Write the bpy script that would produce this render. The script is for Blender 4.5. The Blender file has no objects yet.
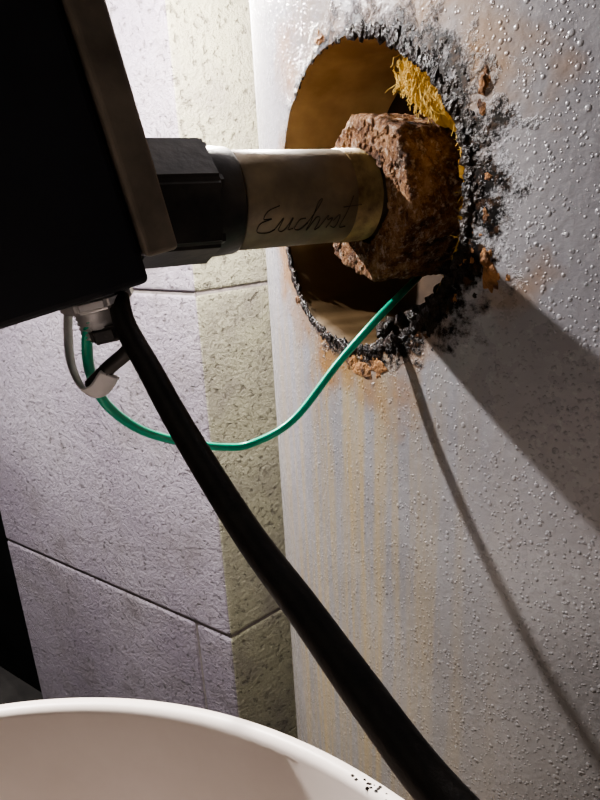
import bpy, bmesh, math, random
from mathutils import Vector, Matrix, noise
random.seed(4)
S=0.5      # modelling unit -> metres
CZ=1.85    # eye height in modelling units
# ---------- camera ----------
p=math.radians(18); ph=math.radians(3)
F=Vector((0,math.cos(p),-math.sin(p))); r0=Vector((1,0,0)); u0=Vector((0,math.sin(p),math.cos(p)))
Rv=r0*math.cos(ph)-u0*math.sin(ph); Uv=u0*math.cos(ph)+r0*math.sin(ph)
C=Vector((0,0,CZ))
cam=bpy.data.cameras.new('camera'); co=bpy.data.objects.new('camera',cam)
bpy.context.collection.objects.link(co)
m=Matrix((Rv,Uv,-F)).transposed().to_4x4(); m.translation=C*S; co.matrix_world=m
cam.sensor_fit='VERTICAL'; cam.sensor_height=36; cam.lens=27; cam.clip_start=0.01
bpy.context.scene.camera=co
try: bpy.context.scene.view_settings.look='AgX - Medium High Contrast'
except Exception as e: print(e)
def mm(l): return [Vector((a/1000,b/1000,CZ+c/1000)) for a,b,c in l]
# ---------- material helpers ----------
class NT:
    def __init__(s,name):
        s.m=bpy.data.materials.new(name); s.m.use_nodes=True; s.t=s.m.node_tree; s.n=s.t.nodes; s.b=s.n['Principled BSDF']
    def new(s,ty,**k):
        nd=s.n.new(ty)
        for a,b in k.items(): setattr(nd,a,b)
        return nd
    def link(s,a,b): s.t.links.new(a,b)
    def math(s,op,a,b=0.0,c=None,clamp=False):
        nd=s.new('ShaderNodeMath',operation=op,use_clamp=clamp)
        for i,x in enumerate((a,b,c)):
            if x is None: continue
            if isinstance(x,(int,float)): nd.inputs[i].default_value=x
            else: s.link(x,nd.inputs[i])
        return nd.outputs[0]
    def noise(s,vec,scale,detail=4,rough=.55):
        nd=s.new('ShaderNodeTexNoise'); nd.inputs['Scale'].default_value=scale; nd.inputs['Detail'].default_value=detail; nd.inputs['Roughness'].default_value=rough
        if vec: s.link(vec,nd.inputs['Vector'])
        return nd.outputs['Fac']
    def ramp(s,fac,stops):
        nd=s.new('ShaderNodeValToRGB'); e=nd.color_ramp.elements
        while len(e)<len(stops): e.new(0.5)
        for i,(q,c) in enumerate(stops):
            e[i].position=q; e[i].color=(c,c,c,1) if isinstance(c,(int,float)) else (*c,1)
        s.link(fac,nd.inputs[0]); return nd.outputs[0]
    def mix(s,f,a,b):
        nd=s.new('ShaderNodeMix',data_type='RGBA')
        for sock,x in ((nd.inputs[0],f),(nd.inputs[6],a),(nd.inputs[7],b)):
            if isinstance(x,(int,float)): sock.default_value=x
            elif isinstance(x,tuple): sock.default_value=(*x,1)
            else: s.link(x,sock)
        return nd.outputs[2]
    def bump(s,h,strength=.5,dist=.002):
        nd=s.new('ShaderNodeBump'); nd.inputs['Strength'].default_value=strength; nd.inputs['Distance'].default_value=dist
        s.link(h,nd.inputs['Height']); s.link(nd.outputs[0],s.b.inputs['Normal'])
    def obj(s): return s.new('ShaderNodeTexCoord').outputs['Object']
    def uv(s): return s.new('ShaderNodeTexCoord').outputs['UV']
    def set(s,**k):
        for a,x in k.items():
            so=s.b.inputs[{'col':'Base Color','rough':'Roughness','metal':'Metallic','spec':'Specular IOR Level','coat':'Coat Weight'}[a]]
            if isinstance(x,(int,float)): so.default_value=x
            elif isinstance(x,tuple): so.default_value=(*x,1)
            else: s.link(x,so)
def simple(name,c1,c2,scale=60,rough=.5,metal=0,bs=.3,bd=.001,bscale=None,spec=.5):
    t=NT(name); o=t.obj(); n=t.noise(o,scale,5)
    t.set(col=t.mix(t.ramp(n,[(.35,0.),(.65,1.)]),c1,c2),rough=rough,metal=metal,spec=spec)
    t.bump(t.noise(o,bscale or scale*3,4),bs,bd); return t.m
# ---------- mesh helpers ----------
def fin(name,me,mats,smooth=True,parent=None):
    o=bpy.data.objects.new(name,me); bpy.context.collection.objects.link(o)
    for mt in (mats if isinstance(mats,list) else [mats]): me.materials.append(mt)
    if smooth:
        for f in me.polygons: f.use_smooth=True
    if parent: o.parent=parent
    return o
def mesh_obj(name,vs,fs,mat,smooth=True,parent=None,uvs=None):
    me=bpy.data.meshes.new(name); me.from_pydata([tuple(Vector(v)*S) for v in vs],[],fs)
    if uvs:
        l=me.uv_layers.new(name='UVMap')
        for lp in me.loops: l.data[lp.index].uv=uvs[lp.vertex_index]
    me.update(); return fin(name,me,mat,smooth,parent)
def empty(name):
    e=bpy.data.objects.new(name,None); bpy.context.collection.objects.link(e); return e
def catmull(P,n=10):
    P=[Vector(q) for q in P]; Q=[P[0]*2-P[1]]+P+[P[-1]*2-P[-2]]; out=[]
    for i in range(1,len(Q)-2):
        a,b,c,d=Q[i-1:i+3]
        for k in range(n):
            t=k/n; out.append(.5*((2*b)+(c-a)*t+(2*a-5*b+4*c-d)*t*t+(3*b-a-3*c+d)*t**3))
    out.append(P[-1]); return out
def sweep_data(path,rad,seg=12,flat=None):
    vs=[];fs=[]; T=(path[1]-path[0]).normalized(); up=Vector((0,0,1)) if abs(T.z)<.9 else Vector((1,0,0))
    X=T.cross(up).normalized()
    for i,q in enumerate(path):
        T=(path[min(i+1,len(path)-1)]-path[max(i-1,0)]).normalized()
        X=(X-T*X.dot(T)).normalized(); Y=T.cross(X)
        r=rad(i/(len(path)-1)) if callable(rad) else rad
        for k in range(seg):
            a=2*math.pi*k/seg; vs.append(q+X*math.cos(a)*r+Y*math.sin(a)*r*(flat or 1))
    n=len(path)
    for i in range(n-1):
        for k in range(seg): fs.append((i*seg+k,i*seg+(k+1)%seg,(i+1)*seg+(k+1)%seg,(i+1)*seg+k))
    fs.append(tuple(range(seg))[::-1]); fs.append(tuple((n-1)*seg+k for k in range(seg)))
    return vs,fs
def sweep(name,path,rad,mat,seg=12,flat=None,parent=None):
    v,f=sweep_data(path,rad,seg,flat); return mesh_obj(name,v,f,mat,True,parent)
def lathe(name,O,A,X,prof,mat,seg=64,parent=None,disp=0,dscale=20,close=False,smooth=True,rmod=None):
    A=A.normalized(); X=(X-A*X.dot(A)).normalized(); Y=A.cross(X); vs=[];fs=[]
    for (t,r) in prof:
        for k in range(seg):
            a=2*math.pi*k/seg; d=X*math.cos(a)+Y*math.sin(a); q=O+A*t+d*(r*(rmod(a) if rmod else 1))
            if disp:
                qq=q-Vector((0,0,CZ-1.6))
                q=q+(d+A*.5)*disp*(.6*noise.fractal(qq*dscale,1.0,2.0,5)+.9*noise.fractal(qq*dscale*3,1.0,2.0,4))
            vs.append(q)
    n=len(prof)
    for i in range(n-1):
        for k in range(seg): fs.append((i*seg+k,i*seg+(k+1)%seg,(i+1)*seg+(k+1)%seg,(i+1)*seg+k))
    if close: fs.append(tuple(range(seg))[::-1]); fs.append(tuple((n-1)*seg+k for k in range(seg)))
    return mesh_obj(name,vs,fs,mat,smooth,parent)
def box(name,O,ax,lo,hi,mat,bev=.003,parent=None):
    bm=bmesh.new(); bmesh.ops.create_cube(bm,size=1)
    for v in bm.verts:
        c=[lo[i]+(v.co[i]+.5)*(hi[i]-lo[i]) for i in range(3)]
        v.co=(O+ax[0]*c[0]+ax[1]*c[1]+ax[2]*c[2])*S
    bmesh.ops.recalc_face_normals(bm,faces=bm.faces)
    if bev: bmesh.ops.bevel(bm,geom=bm.edges[:],offset=bev*S,segments=3,profile=.5,affect='EDGES')
    me=bpy.data.meshes.new(name); bm.to_mesh(me); bm.free(); return fin(name,me,mat,False,parent)
# ---------- frames ----------
R=.8
H0=Vector((.068,.532,CZ+.018)); NB=Vector((-.866,-.5,0)); MB=Vector((.5,-.866,0)); Z=Vector((0,0,1))
AX=H0-NB*R; RS,RZ=.147,.131
b0=math.radians(243.2)
N=Vector((math.sin(b0),math.cos(b0),0)); M=Vector((-N.y,N.x,0))
if M.x<0: M=-M
H=Vector((AX.x+R*N.x,AX.y+R*N.y,CZ-.001))
def surf(s,z,n=0):
    b=b0-s/R
    return Vector((AX.x+(R+n)*math.sin(b),AX.y+(R+n)*math.cos(b),H.z+z))
def hole(th,k=1.0):
    j=1+.018*noise.noise(Vector((math.cos(th)*2.2,math.sin(th)*2.2,3)))+.012*noise.noise(Vector((math.cos(th)*9,math.sin(th)*9,7)))
    return (RS*k*j*math.cos(th),RZ*k*j*math.sin(th))
# ---------- materials ----------
t=NT('galvanised_jacket'); uv=t.uv(); sep=t.new('ShaderNodeSeparateXYZ'); t.link(uv,sep.inputs[0]); U_,V_=sep.outputs[0],sep.outputs[1]
d=t.math('SQRT',t.math('ADD',t.math('POWER',t.math('ABSOLUTE',t.math('DIVIDE',U_,RS)),2),t.math('POWER',t.math('ABSOLUTE',t.math('DIVIDE',V_,RZ)),2)))
n1=t.noise(uv,28,6,.65); n2=t.noise(uv,130,5,.6); n3=t.noise(uv,9,4); nb=t.noise(uv,55,6,.7)
bias=t.math('MULTIPLY',t.math('DIVIDE',U_,RS),.12)
dd=t.math('SUBTRACT',t.math('ADD',d,t.math('MULTIPLY',t.math('SUBTRACT',nb,.5),1.0)),bias)
crud=t.ramp(t.math('MULTIPLY',dd,.5),[(.50,1.),(.57,0.)])
rustz=t.ramp(t.math('MULTIPLY',t.math('ADD',d,t.math('MULTIPLY',t.math('SUBTRACT',n3,.5),2.6)),.5),[(.46,1.),(.70,0.)])
mp=t.new('ShaderNodeMapping'); mp.inputs['Scale'].default_value=(55,2.0,1); t.link(uv,mp.inputs[0]); streak=t.noise(mp.outputs[0],1,5)
base=t.mix(t.ramp(n3,[(.3,0.),(.7,1.)]),(.23,.225,.245),(.33,.325,.345))
low=t.ramp(t.math('MULTIPLY',V_,-1),[(.12,0.),(.6,1.)])
base=t.mix(t.math('MULTIPLY',low,.6),base,(.26,.235,.19))
below=t.ramp(t.math('MULTIPLY',V_,-1),[(.08,0.),(.16,1.)])
nearx=t.ramp(t.math('ABSOLUTE',t.math('ADD',U_,.05)),[(.06,1.),(.26,0.)])
base=t.mix(t.math('MULTIPLY',t.math('MULTIPLY',t.ramp(streak,[(.44,0.),(.62,1.)]),.6),t.math('MULTIPLY',below,nearx)),base,(.42,.31,.13))
spk=t.ramp(n2,[(.60,0.),(.66,1.)])
base=t.mix(t.math('MULTIPLY',spk,.25),base,(.5,.5,.52))  # pale flecks put droplet highlights into the colour
dsp=t.ramp(t.noise(uv,130,2),[(.77,0.),(.80,1.)])
base=t.mix(t.math('MULTIPLY',dsp,.6),base,(.10,.08,.06))
base=t.mix(t.math('MULTIPLY',rustz,.85),base,(.30,.16,.05))
blk=t.mix(t.ramp(n2,[(.50,0.),(.66,1.)]),(.003,.002,.002),(.06,.03,.014))
base=t.mix(crud,base,blk)
t.set(col=base,rough=t.math('ADD',t.math('ADD',.20,t.math('MULTIPLY',n1,.15)),t.math('MULTIPLY',crud,.1)),metal=0.0,spec=t.math('SUBTRACT',.7,t.math('MULTIPLY',crud,.4)))
def drops(scale,thr):
    vor=t.new('ShaderNodeTexVoronoi'); vor.inputs['Scale'].default_value=scale; t.link(uv,vor.inputs['Vector'])
    sc=t.new('ShaderNodeSeparateColor'); t.link(vor.outputs['Color'],sc.inputs[0])
    on=t.math('GREATER_THAN',sc.outputs[0],thr)
    rr=t.math('DIVIDE',vor.outputs['Distance'],t.math('ADD',.15,t.math('MULTIPLY',sc.outputs[1],.25)))
    cap=t.math('SQRT',t.math('MAXIMUM',t.math('SUBTRACT',1.0,t.math('MULTIPLY',rr,rr)),0.0))
    return t.math('MULTIPLY',cap,on)
h=t.math('ADD',t.math('ADD',t.math('MULTIPLY',n1,.10),t.math('ADD',t.math('MULTIPLY',drops(170,.55),.42),t.math('MULTIPLY',drops(290,.15),.34))),t.math('ADD',t.math('MULTIPLY',n2,.35),t.math('MULTIPLY',crud,.9)))
t.bump(h,.75,.0010); JACKET=t.m
RUST=NT('heavy_rust'); o=RUST.obj(); a=RUST.noise(o,110,9,.8); b=RUST.noise(o,300,5,.7); c=RUST.noise(o,26,4,.6)
rc=RUST.mix(RUST.ramp(b,[(.53,0.),(.66,1.)]),RUST.ramp(a,[(.36,(.03,.012,.006)),(.46,(.17,.07,.025)),(.55,(.40,.20,.085)),(.66,(.60,.40,.23))]),(.68,.52,.40))
rc=RUST.mix(RUST.ramp(c,[(.52,0.),(.64,.75)]),rc,(.06,.026,.014))
RUST.set(col=rc,rough=.8,spec=.35)
RUST.bump(RUST.math('ADD',a,b),1.0,.005); RUST=RUST.m
DUCT=NT('stained_shaded_cavity_sheet'); o=DUCT.obj(); a=DUCT.noise(o,25,5); sz=DUCT.new('ShaderNodeSeparateXYZ'); DUCT.link(o,sz.inputs[0])
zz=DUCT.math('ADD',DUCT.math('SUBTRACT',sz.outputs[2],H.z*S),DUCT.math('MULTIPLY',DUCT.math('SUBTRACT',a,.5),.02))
low_shade=DUCT.ramp(DUCT.math('ADD',DUCT.math('MULTIPLY',zz,5),.5),[(.38,.9),(.58,0.)])  # shade painted in: lining colour darkens toward the bottom
DUCT.set(col=DUCT.mix(low_shade,DUCT.mix(DUCT.ramp(a,[(.35,0.),(.65,1.)]),(.32,.20,.09),(.60,.43,.22)),(.03,.016,.006)),rough=.6,metal=0,spec=.15)
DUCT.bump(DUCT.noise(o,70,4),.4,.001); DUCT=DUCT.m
INNER=simple('inner_tank_steel',(.02,.012,.007),(.07,.04,.02),30,.8)
FIB=simple('glass_fibre_insulation',(.48,.32,.06),(.70,.50,.15),90,.9)
TAR=simple('burnt_sealant',(.003,.002,.002),(.028,.016,.009),160,.32,0,1.0,.003,None,.3)
ORG=simple('rust_scale',(.08,.035,.015),(.42,.20,.07),160,.85,0,1.0,.003)
PIPE=NT('grey_steel_pipe'); o=PIPE.obj(); a=PIPE.noise(o,40,6,.6); b=PIPE.noise(o,14,5,.65)
pc=PIPE.mix(PIPE.ramp(a,[(.4,0.),(.7,1.)]),(.15,.12,.085),(.28,.22,.135)); pc=PIPE.mix(PIPE.ramp(b,[(.44,0.),(.64,.8)]),pc,(.08,.057,.037))
PIPE.set(col=pc,rough=.48,metal=.1); PIPE.bump(PIPE.noise(o,160,4),.3,.001); PIPE=PIPE.m
THREAD=simple('doped_threads',(.40,.29,.11),(.13,.075,.03),110,.5,.2)
NUT=simple('black_nut',(.018,.017,.017),(.055,.05,.046),60,.45,.2)
BOX=simple('black_enclosure',(.008,.008,.012),(.014,.014,.02),40,.6,0,.15,.0005)
FLG=simple('dull_flange_metal',(.15,.125,.10),(.28,.235,.185),50,.45,.3)
CABLE=simple('black_rubber',(.008,.007,.006),(.020,.016,.013),200,.5,0,.3,.0006,None,.4)
GREEN=simple('green_insulation',(.0,.32,.19),(.01,.43,.27),60,.28,0,.1,.0004)
ZINC=simple('zinc_metal',(.45,.44,.44),(.65,.63,.62),60,.35,.6)
STRAP=simple('galvanised_strap',(.50,.48,.48),(.68,.66,.66),60,.5,.1)
INK=simple('marker_ink',(.015,.012,.01),(.09,.07,.05),120,.8)
WOOD=simple('crate_timber',(.25,.16,.09),(.35,.24,.14),12,.8)
WHITE=NT('white_plastic'); o=WHITE.obj(); a=WHITE.noise(o,7,6,.6)
WHITE.set(col=WHITE.mix(WHITE.ramp(a,[(.35,0.),(.7,1.)]),(.82,.74,.69),(.68,.60,.54)),rough=.4); WHITE.bump(a,.1,.001); WHITE=WHITE.m
def blockmat(name,c1,c2):
    w=NT(name); o=w.obj(); a=w.noise(o,170,7,.72); b=w.noise(o,7,5); g=w.noise(o,45,6,.65); g2=w.noise(o,14,6,.65)
    pn=w.noise(o,130,4,.6); pores=w.ramp(pn,[(.33,0.),(.42,1.)])
    c=w.mix(w.ramp(b,[(.35,0.),(.65,1.)]),c1,c2); c=w.mix(w.ramp(g2,[(.46,0.),(.70,.65)]),c,(.20,.17,.17)); c=w.mix(w.math('MULTIPLY',w.math('SUBTRACT',1.0,pores),.55),c,(.14,.12,.11))
    w.set(col=c,rough=.5); w.bump(w.math('ADD',w.math('ADD',w.math('MULTIPLY',a,1.3),w.math('MULTIPLY',g,1.2)),w.math('MULTIPLY',pores,.8)),1.0,.0065); return w.m
WL=blockmat('block_paint_cool_lit',(.32,.275,.33),(.46,.41,.47)); WR=blockmat('block_paint_warm_lit',(.40,.38,.275),(.48,.46,.345))  # lilac and cream tints paint cool and warm light into the block colour
MORT=simple('mortar',(.18,.155,.15),(.28,.25,.24),60,.9,0,.8,.002)
FLOOR=simple('concrete_floor',(.02,.018,.017),(.04,.037,.034),12,.9)
DARK=simple('shade_black',(.004,.004,.004),(.008,.008,.008),12,.95,0,.1,.001,None,.1)  # near-black colour stands in for unlit depth
# ---------- tank ----------
tank=empty('storage_tank')
K=256; vs=[];fs=[];uvs=[]; rings=70; sl=math.pi*R*.999; zb,zt=-H.z+.02,2.1
for i in range(rings+1):
    q=(i/rings)**2.2
    for k in range(K):
        th=2*math.pi*(k+.5)/K; c,s=math.cos(th),math.sin(th); hx,hz=hole(th)
        tt=min(sl/abs(c) if abs(c)>1e-6 else 1e9,(zt if s>0 else -zb)/abs(s) if abs(s)>1e-6 else 1e9)
        x=hx+(c*tt-hx)*q; z=hz+(s*tt-hz)*q; vs.append(surf(x,z)); uvs.append((x,z))
for i in range(rings):
    for k in range(K): fs.append((i*K+k,(i+1)*K+k,(i+1)*K+(k+1)%K,i*K+(k+1)%K))
mesh_obj('outer_jacket',vs,fs,JACKET,True,tank,uvs)
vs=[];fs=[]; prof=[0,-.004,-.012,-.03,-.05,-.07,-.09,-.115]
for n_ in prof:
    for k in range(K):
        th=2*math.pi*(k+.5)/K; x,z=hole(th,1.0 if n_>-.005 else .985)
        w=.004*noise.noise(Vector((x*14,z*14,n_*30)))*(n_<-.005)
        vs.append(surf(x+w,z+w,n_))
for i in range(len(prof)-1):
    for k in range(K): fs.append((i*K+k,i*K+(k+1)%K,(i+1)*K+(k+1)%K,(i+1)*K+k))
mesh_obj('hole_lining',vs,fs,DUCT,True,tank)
lathe('inner_shell',Vector((AX.x,AX.y,0)),Z,Vector((1,0,0)),[(.05,.3),(.05,R-.11),(H.z+2.0,R-.11),(H.z+2.0,.3)],INNER,128,tank,close=True)
bm=bmesh.new(); bmesh.ops.create_icosphere(bm,subdivisions=2,radius=1)
IV=[v.co.copy() for v in bm.verts]; IF=[[v.index for v in f.verts] for f in bm.faces]; bm.free()
def lump_mesh(name,items,mat,parent,amp=.55,smooth=False):
    V=[];Fc=[]
    for (o0,e,f_,g_,seed) in items:
        b_=len(V)
        for v in IV:
            c=v*(1+amp*noise.noise(v*1.7+Vector((seed,seed*2,0)))+.25*noise.noise(v*4+Vector((seed,0,0))))
            V.append(o0+e*c.x+f_*c.y+g_*c.z)
        Fc+=[tuple(q+b_ for q in f) for f in IF]
    return mesh_obj(name,V,Fc,mat,smooth,parent)
def lumps(name,items,mat,parent,smooth=False):
    it=[]
    for (x,z,n_,sx,sz,sn,seed) in items:
        o0=surf(x,z,n_); e=(surf(x+.01,z,n_)-o0).normalized(); nn=(surf(x,z,n_+.01)-o0).normalized()
        it.append((o0,e*sx,Z*sz,nn*sn,seed))
    return lump_mesh(name,it,mat,parent,.55,smooth)
L1=[];L2=[]
for i in range(800):
    th=random.choice([random.gauss(0,.55),random.uniform(-2.6,-.3),random.gauss(.1,.6),random.uniform(0,6.28)])
    k=1.0+abs(random.gauss(0,.04))*(1.8 if math.cos(th)>.2 else .6); x,z=hole(th,k+.002)
    s_=random.uniform(.0006,.0028)*(1.1 if math.cos(th)>.3 else .9)
    (L1 if random.random()<.95 else L2).append((x,z,-.0005,s_*1.2,s_*random.uniform(.7,2),s_*.32,i*.37))
for i in range(170):   # continuous bead of sealant hugging the rim
    th=2*math.pi*i/170; w_=1.0 if (math.cos(th)>.1 or math.sin(th)<-.2) else .45
    x,z=hole(th,1.012+.01*random.random()); s_=random.uniform(.0035,.0065)*w_
    L1.append((x,z,-.001,s_,s_*random.uniform(.8,1.5),s_*.45,i*.9))
for x,z,sx,sz in [(.158,.070,.004,.007),(.170,-.055,.006,.011),(.166,-.042,.005,.007),(.03,-.150,.017,.008),(.012,-.145,.012,.007),(.052,-.142,.013,.007),(-.11,-.10,.007,.006),(-.03,.138,.01,.004)]:
    L2.append((x,z,-.001,sx,sz,.003,x*99))
    for j in range(5): L2.append((x+random.gauss(0,.005),z+random.gauss(0,.005),-.0005,.002,.003,.0012,j))
for i in range(110):  # added dark filler, covers a brightly lit patch inside the hole
    th=random.uniform(-1.35,-.30); x,z=hole(th,random.uniform(.88,.99)); s_=random.uniform(.005,.011)
    L1.append((x,z,random.uniform(-.10,-.014),s_,s_,s_,i))
lumps('sealant_crust_and_dark_filler',L1,TAR,tank,True); lumps('rust_scale_flakes',L2,ORG,tank)
vs=[];fs=[]
def strand(a,dirv,L,r):
    P=[a]; dd_=dirv.normalized()
    for j in range(5):
        dd_=(dd_+Vector([random.gauss(0,.22) for _ in range(3)])).normalized(); P.append(P[-1]+dd_*L/5)
    v,f=sweep_data(P,r,3); o_=len(vs); vs.extend(v); fs.extend([tuple(q+o_ for q in g) for g in f])
for i in range(3200):
    if random.random()<.6: th=max(.6,min(1.15,random.gauss(.86,.12))); k=random.uniform(.80,.99); n_=random.uniform(-.05,-.014)
    else: th=random.gauss(-.03,.22); k=random.uniform(.92,.99); n_=random.uniform(-.04,-.014)
    x,z=hole(th,k); strand(surf(x,z,n_),Vector((random.gauss(0,.3),random.gauss(0,.3),random.gauss(-.9,.6))),random.uniform(.006,.016),.00026)
mesh_obj('insulation_fibres',vs,fs,FIB,False,tank)
LI=[]
for i in range(50):
    th=random.gauss(.86,.12); x,z=hole(th,random.uniform(.84,.96)); LI.append((x,z,-.035,.010,.018,.015,i))
for i in range(30):
    th=random.gauss(-.03,.22); x,z=hole(th,random.uniform(.92,.97)); LI.append((x,z,-.028,.008,.014,.012,i))
lumps('insulation_wad',LI,FIB,tank)
# ---------- rusty coupling + pipe ----------
B=H+M*.028+Z*.006
fit=empty('rusty_pipe_coupling')
CRD=.0660
prof=[(-.105,.057),(-.10,CRD-.002)]+[(-.10+.098*i/40,CRD) for i in range(1,40)]+[(.000,CRD),(.0025,CRD-.002)]+[(.003,CRD-.003-.027*i/24) for i in range(1,25)]
def hexr(a): 
    c=((a+.25)%(math.pi/3))-math.pi/6
    return .35+.65*(.95/math.cos(c))
BC=B+M*.012-Z*.003
lathe('coupling_body',BC,N,M,prof,RUST,280,fit,disp=.0022,dscale=60,rmod=hexr)
it=[]
for i in range(420):
    a=random.uniform(0,6.283); d_=M*math.cos(a)+Z*math.sin(a)
    if i<300: q=BC+N*.003+d_*random.uniform(.036,CRD-.003)
    else: q=BC+N*random.uniform(-.09,.0)+d_*(CRD-.002)
    s_=random.uniform(.0008,.0026); it.append((q,M*s_*random.uniform(.8,1.5),Z*s_*random.uniform(.8,1.5),N*s_*.6,i*.7))
lump_mesh('rust_scabs',it,RUST,fit)
PR=.0365
pipe=empty('steel_pipe_nipple')
lathe('pipe_barrel',B,N,M,[(-.02,PR),(.022,PR),(.024,PR+.0008),(.15,PR+.0008),(.15,.02)],PIPE,64,pipe)
pr=[]
for i in range(80): pr.append((.0+.024*i/79,PR+.0004+.0011*(i%4<2)))
lathe('pipe_thread',B,N,M,pr,THREAD,64,pipe)
strokes=[[(.10,.9),(.0,.75),(-.02,.5),(.06,.5),(-.04,.35),(-.03,.05),(.08,.0),(.14,.12)],
[(.14,.12),(.18,.5),(.18,.1),(.24,.05),(.28,.5),(.28,.1),(.33,.1)],[(.42,.45),(.36,.4),(.35,.1),(.41,.05),(.46,.3)],
[(.46,.3),(.54,1.0),(.50,.9),(.49,.0),(.53,.45),(.58,.4),(.58,.0),(.62,.1)],[(.62,.1),(.66,.5),(.67,.35),(.72,.4),(.70,.05)],
[(.74,.3),(.79,.5),(.80,.05),(.74,.1)],[(.88,1.1),(.85,.1),(.92,.05)],[(.80,.75),(1.0,.8)]]
WV=[];WF=[]
for st in strokes:
    P=catmull([Vector((a,b,0)) for a,b in st],6); Q=[]
    for q in P:
        tt=.108-(q.x+.08*q.y)*.082; ang=math.radians(40-q.y*36); Q.append(B+N*tt+(M*math.cos(ang)-Z*math.sin(ang))*(PR+.0009))
    v,f=sweep_data(Q,.0008,6,.4); o_=len(WV); WV+=v; WF+=[tuple(x+o_ for x in g) for g in f]
mesh_obj('marker_writing',WV,WF,INK,True,pipe)
be=math.radians(11); A=NB*math.cos(be)-Z*math.sin(be); E=Z*math.cos(be)+NB*math.sin(be)
nut=empty('conduit_hex_nut')
def prism(name,O,Ax,X,t0,t1,r,n,mat,parent,rot=0,bev=.002):
    X=(X-Ax*X.dot(Ax)).normalized(); Y=Ax.cross(X); bm=bmesh.new(); a0=[];a1=[]
    for k in range(n):
        a=2*math.pi*k/n+rot; d_=X*math.cos(a)+Y*math.sin(a)
        a0.append(bm.verts.new((O+Ax*t0+d_*r)*S)); a1.append(bm.verts.new((O+Ax*t1+d_*r)*S))
    bm.faces.new(a0); bm.faces.new(a1[::-1])
    for k in range(n): bm.faces.new((a0[k],a1[k],a1[(k+1)%n],a0[(k+1)%n]))
    bmesh.ops.recalc_face_normals(bm,faces=bm.faces); bmesh.ops.bevel(bm,geom=bm.edges[:],offset=bev*S,segments=3,affect='EDGES')
    me=bpy.data.meshes.new(name); bm.to_mesh(me); bm.free(); return fin(name,me,mat,False,parent)
prism('hex_locknut',B,N,M,.137,.200,.0475,6,NUT,nut,.35,.004)
lathe('nut_neck',B,N,M,[(.12,.0365),(.12,.0385),(.122,.0395),(.136,.0405),(.20,.0405),(.20,.03)],NUT,48,nut)
# ---------- box ----------
O=H0+MB*.024-Z*.010+NB*.208
enc=empty('electrical_enclosure')
box('mounting_flange',O,(MB,E,A),(-.13,-.029,0),(.062,.30,.020),FLG,.003,enc)
box('enclosure_body',O,(MB,E,A),(-.12,-.043,.021),(.058,.29,.30),BOX,.004,enc)
for e_ in (.1,.24):
    lathe('flange_screw',O+MB*.062+E*e_+A*.010,MB,Z,[(0,.005),(.002,.005),(.004,.003),(.004,.0005)],FLG,16,enc)
G=O+MB*.030+E*(-.043)+A*.048
gl=empty('cable_gland')
prism('gland_locknut',G,-E,MB,0,.008,.023,8,ZINC,gl)
lathe('gland_thread',G,-E,MB,[(.008+.0015*i,.015+.001*(i%2)) for i in range(12)]+[(.025,.002)],ZINC,32,gl)
prism('gland_body',G+MB*.005,-E,MB,.018,.028,.015,6,NUT,gl)
cab=mm([(-103,355,-46),(-98,343,-61),(-83,325,-83),(-64,305,-113),(-31,266,-153),(-5,234,-175),(19,200,-193),(39,170,-205),(59,142,-211),(77,122,-223),(200,80,-350),(270,80,-600),(300,0,-1400),(350,-100,-1832)])
sweep('black_power_cable',catmull(cab,14),lambda q:.0060+.0026*min(1,q/.45),CABLE,20)
gr=mm([(140,599,-48),(119,572,-68),(97,542,-80),(68,513,-99),(35,510,-134),(-7,501,-181),(-45,497,-200),(-70,483,-196),(-98,448,-175),(-118,414,-151),(-130,386,-122),(-131,368,-96),(-127,358,-74),(-120,352,-59),(-111,352,-49)])
sweep('green_ground_wire',catmull(gr,12),.0034,GREEN,14)
br=mm([(-138,375,-40),(-141,369,-66),(-140,362,-87),(-131,352,-101),(-121,347,-100),(-112,346,-90)])
stp=empty('strap_bracket')
sweep('strap_loop',catmull(br,8),.0068,STRAP,10,.22,stp)
sweep('strap_stay',catmull(mm([(-126,350,-98),(-112,347,-86),(-99,345,-76),(-96,346,-66)]),6),.0045,NUT,10,None,stp)
# ---------- bucket ----------
bk=empty('white_bucket')
bo=Vector((-.199,.01,0)); rb=.37; rz=CZ-.36; z0=rz-.88
lathe('bucket_shell',bo,Z,Vector((1,0,0)),[(z0+.012,.001),(z0+.012,rb-.07),(z0+.03,rb-.062),(z0+.4,rb-.035),(rz-.004,rb-.012),(rz,rb-.008),(rz,rb),(rz-.006,rb+.004),(rz-.03,rb+.004),(rz-.034,rb-.004),(rz-.09,rb-.004),(rz-.095,rb+.002),(rz-.10,rb-.004),(z0+.4,rb-.027),(z0+.01,rb-.05),(z0,rb-.055),(z0,.001)],WHITE,160,bk)
it=[]
for i in range(14):
    a=math.radians(random.gauss(51.0,1.2)); s_=random.uniform(.0004,.0011)
    it.append((bo+Vector((math.cos(a),math.sin(a),0))*(rb-random.uniform(.001,.008))+Z*rz,Vector((s_*1.3,0,0)),Vector((0,s_,0)),Z*s_*.5,i))
lump_mesh('dirt_specks',it,TAR,bk)
cr=empty('wooden_crate'); XY=(Vector((1,0,0)),Vector((0,1,0)),Z); zc=z0
for i in range(5): box('top_slat_%d'%i,bo,XY,(-.34,-.34+i*.14,zc-.03),(.34,-.22+i*.14,zc),WOOD,.004,cr)
for i,(x,y) in enumerate([(-.34,-.34),(.30,-.34),(-.34,.30),(.30,.30)]): box('post_%d'%i,bo,XY,(x,y,0),(x+.04,y+.04,zc-.03),WOOD,.004,cr)
for i,y in enumerate((-.34,.32)):
    for j,zz_ in enumerate((.06,.24,.42)): box('side_slat_%d_%d'%(i,j),bo,XY,(-.30,y,zz_),(.30,y+.02,zz_+.12),WOOD,.003,cr)
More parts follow.
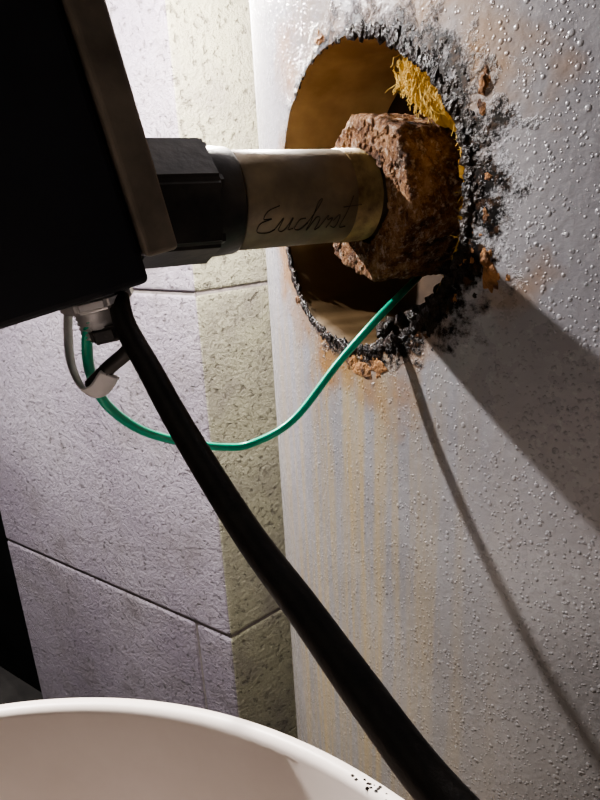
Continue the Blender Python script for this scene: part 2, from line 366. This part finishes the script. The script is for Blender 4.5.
# ---------- walls ----------
cor=Vector((-.205,1.25,0))
def wall(name,O_,D,nrm,L,joints,vj,mat):
    e=empty(name)
    box('mortar_core',O_-nrm*.005,(D,Z,-nrm),(0.006,0,0),(L-.004,3.2,.2),MORT,0,e)
    js=[-.006]+joints+[3.2]
    for i in range(len(js)-1):
        xs=[0]+vj[i%len(vj)]+[L]
        for j in range(len(xs)-1):
            box('block_%d_%d'%(i,j),O_,(D,Z,-nrm),(xs[j]+.003*(j>0),js[i]+.003,0),(xs[j+1]-.003*(j<len(xs)-2),js[i+1]-.003,.18),mat,.009,e)
    return e
a1=math.radians(56); D1=Vector((-math.sin(a1),math.cos(a1),0)); n1_=Vector((-math.cos(a1),-math.sin(a1),0))
a2=math.radians(50); D2=Vector((math.sin(a2),math.cos(a2),0)); n2_=Vector((math.cos(a2),-math.sin(a2),0))
J=[CZ-1.025,CZ-.165,CZ+.69]
wall('wall_left',cor,D1,n1_,.98,J,[[.12],[],[.5],[]],WL)
wall('wall_right',cor,D2,n2_,2.6,J,[[.5,1.3],[.9,1.8],[.5,1.3],[.9]],WR)
box('dark_gap_panel',cor,(D1,Z,-n1_),(.985,0,.10),(2.3,3.2,.2),DARK,0)  # near-black panel added so the gap beside the blocks stays dark
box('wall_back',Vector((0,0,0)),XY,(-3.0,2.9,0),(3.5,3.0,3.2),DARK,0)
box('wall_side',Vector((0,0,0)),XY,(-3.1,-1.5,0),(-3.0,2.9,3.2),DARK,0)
box('floor',Vector((0,0,0)),XY,(-3.1,-1.5,-.1),(3.5,3.0,0),FLOOR,0)
# ---------- lights ----------
def light(name,ty,loc,e,col,size):
    l=bpy.data.lights.new(name,ty); l.energy=e; l.color=col
    if ty=='POINT': l.shadow_soft_size=size
    else: l.size=size
    ob=bpy.data.objects.new(name,l); bpy.context.collection.objects.link(ob); ob.location=Vector(loc)*S; return ob
Lp=H-M*.90+Z*.70+N*.62
light('work_light','POINT',Lp,60.0,(1,.96,.95),.008)
light('warm_edge_fill','POINT',(-.105,.94,CZ+.34),19.0,(1,.94,.86),.015)  # unseen lamp added to brighten the tank edge and cream wall face
f=light('room_fill','AREA',(-.6,-.8,CZ+1.2),.7,(1,.88,.76),.8)  # unseen soft fill added behind the camera to lift shaded surfaces
f.rotation_euler=(Vector((.1,.6,CZ-.2))-Vector((-.6,-.8,CZ+1.2))).to_track_quat('-Z','Y').to_euler()
w=bpy.data.worlds.new('World'); bpy.context.scene.world=w; w.use_nodes=True
w.node_tree.nodes['Background'].inputs[0].default_value=(.9,.82,.80,1); w.node_tree.nodes['Background'].inputs[1].default_value=.03
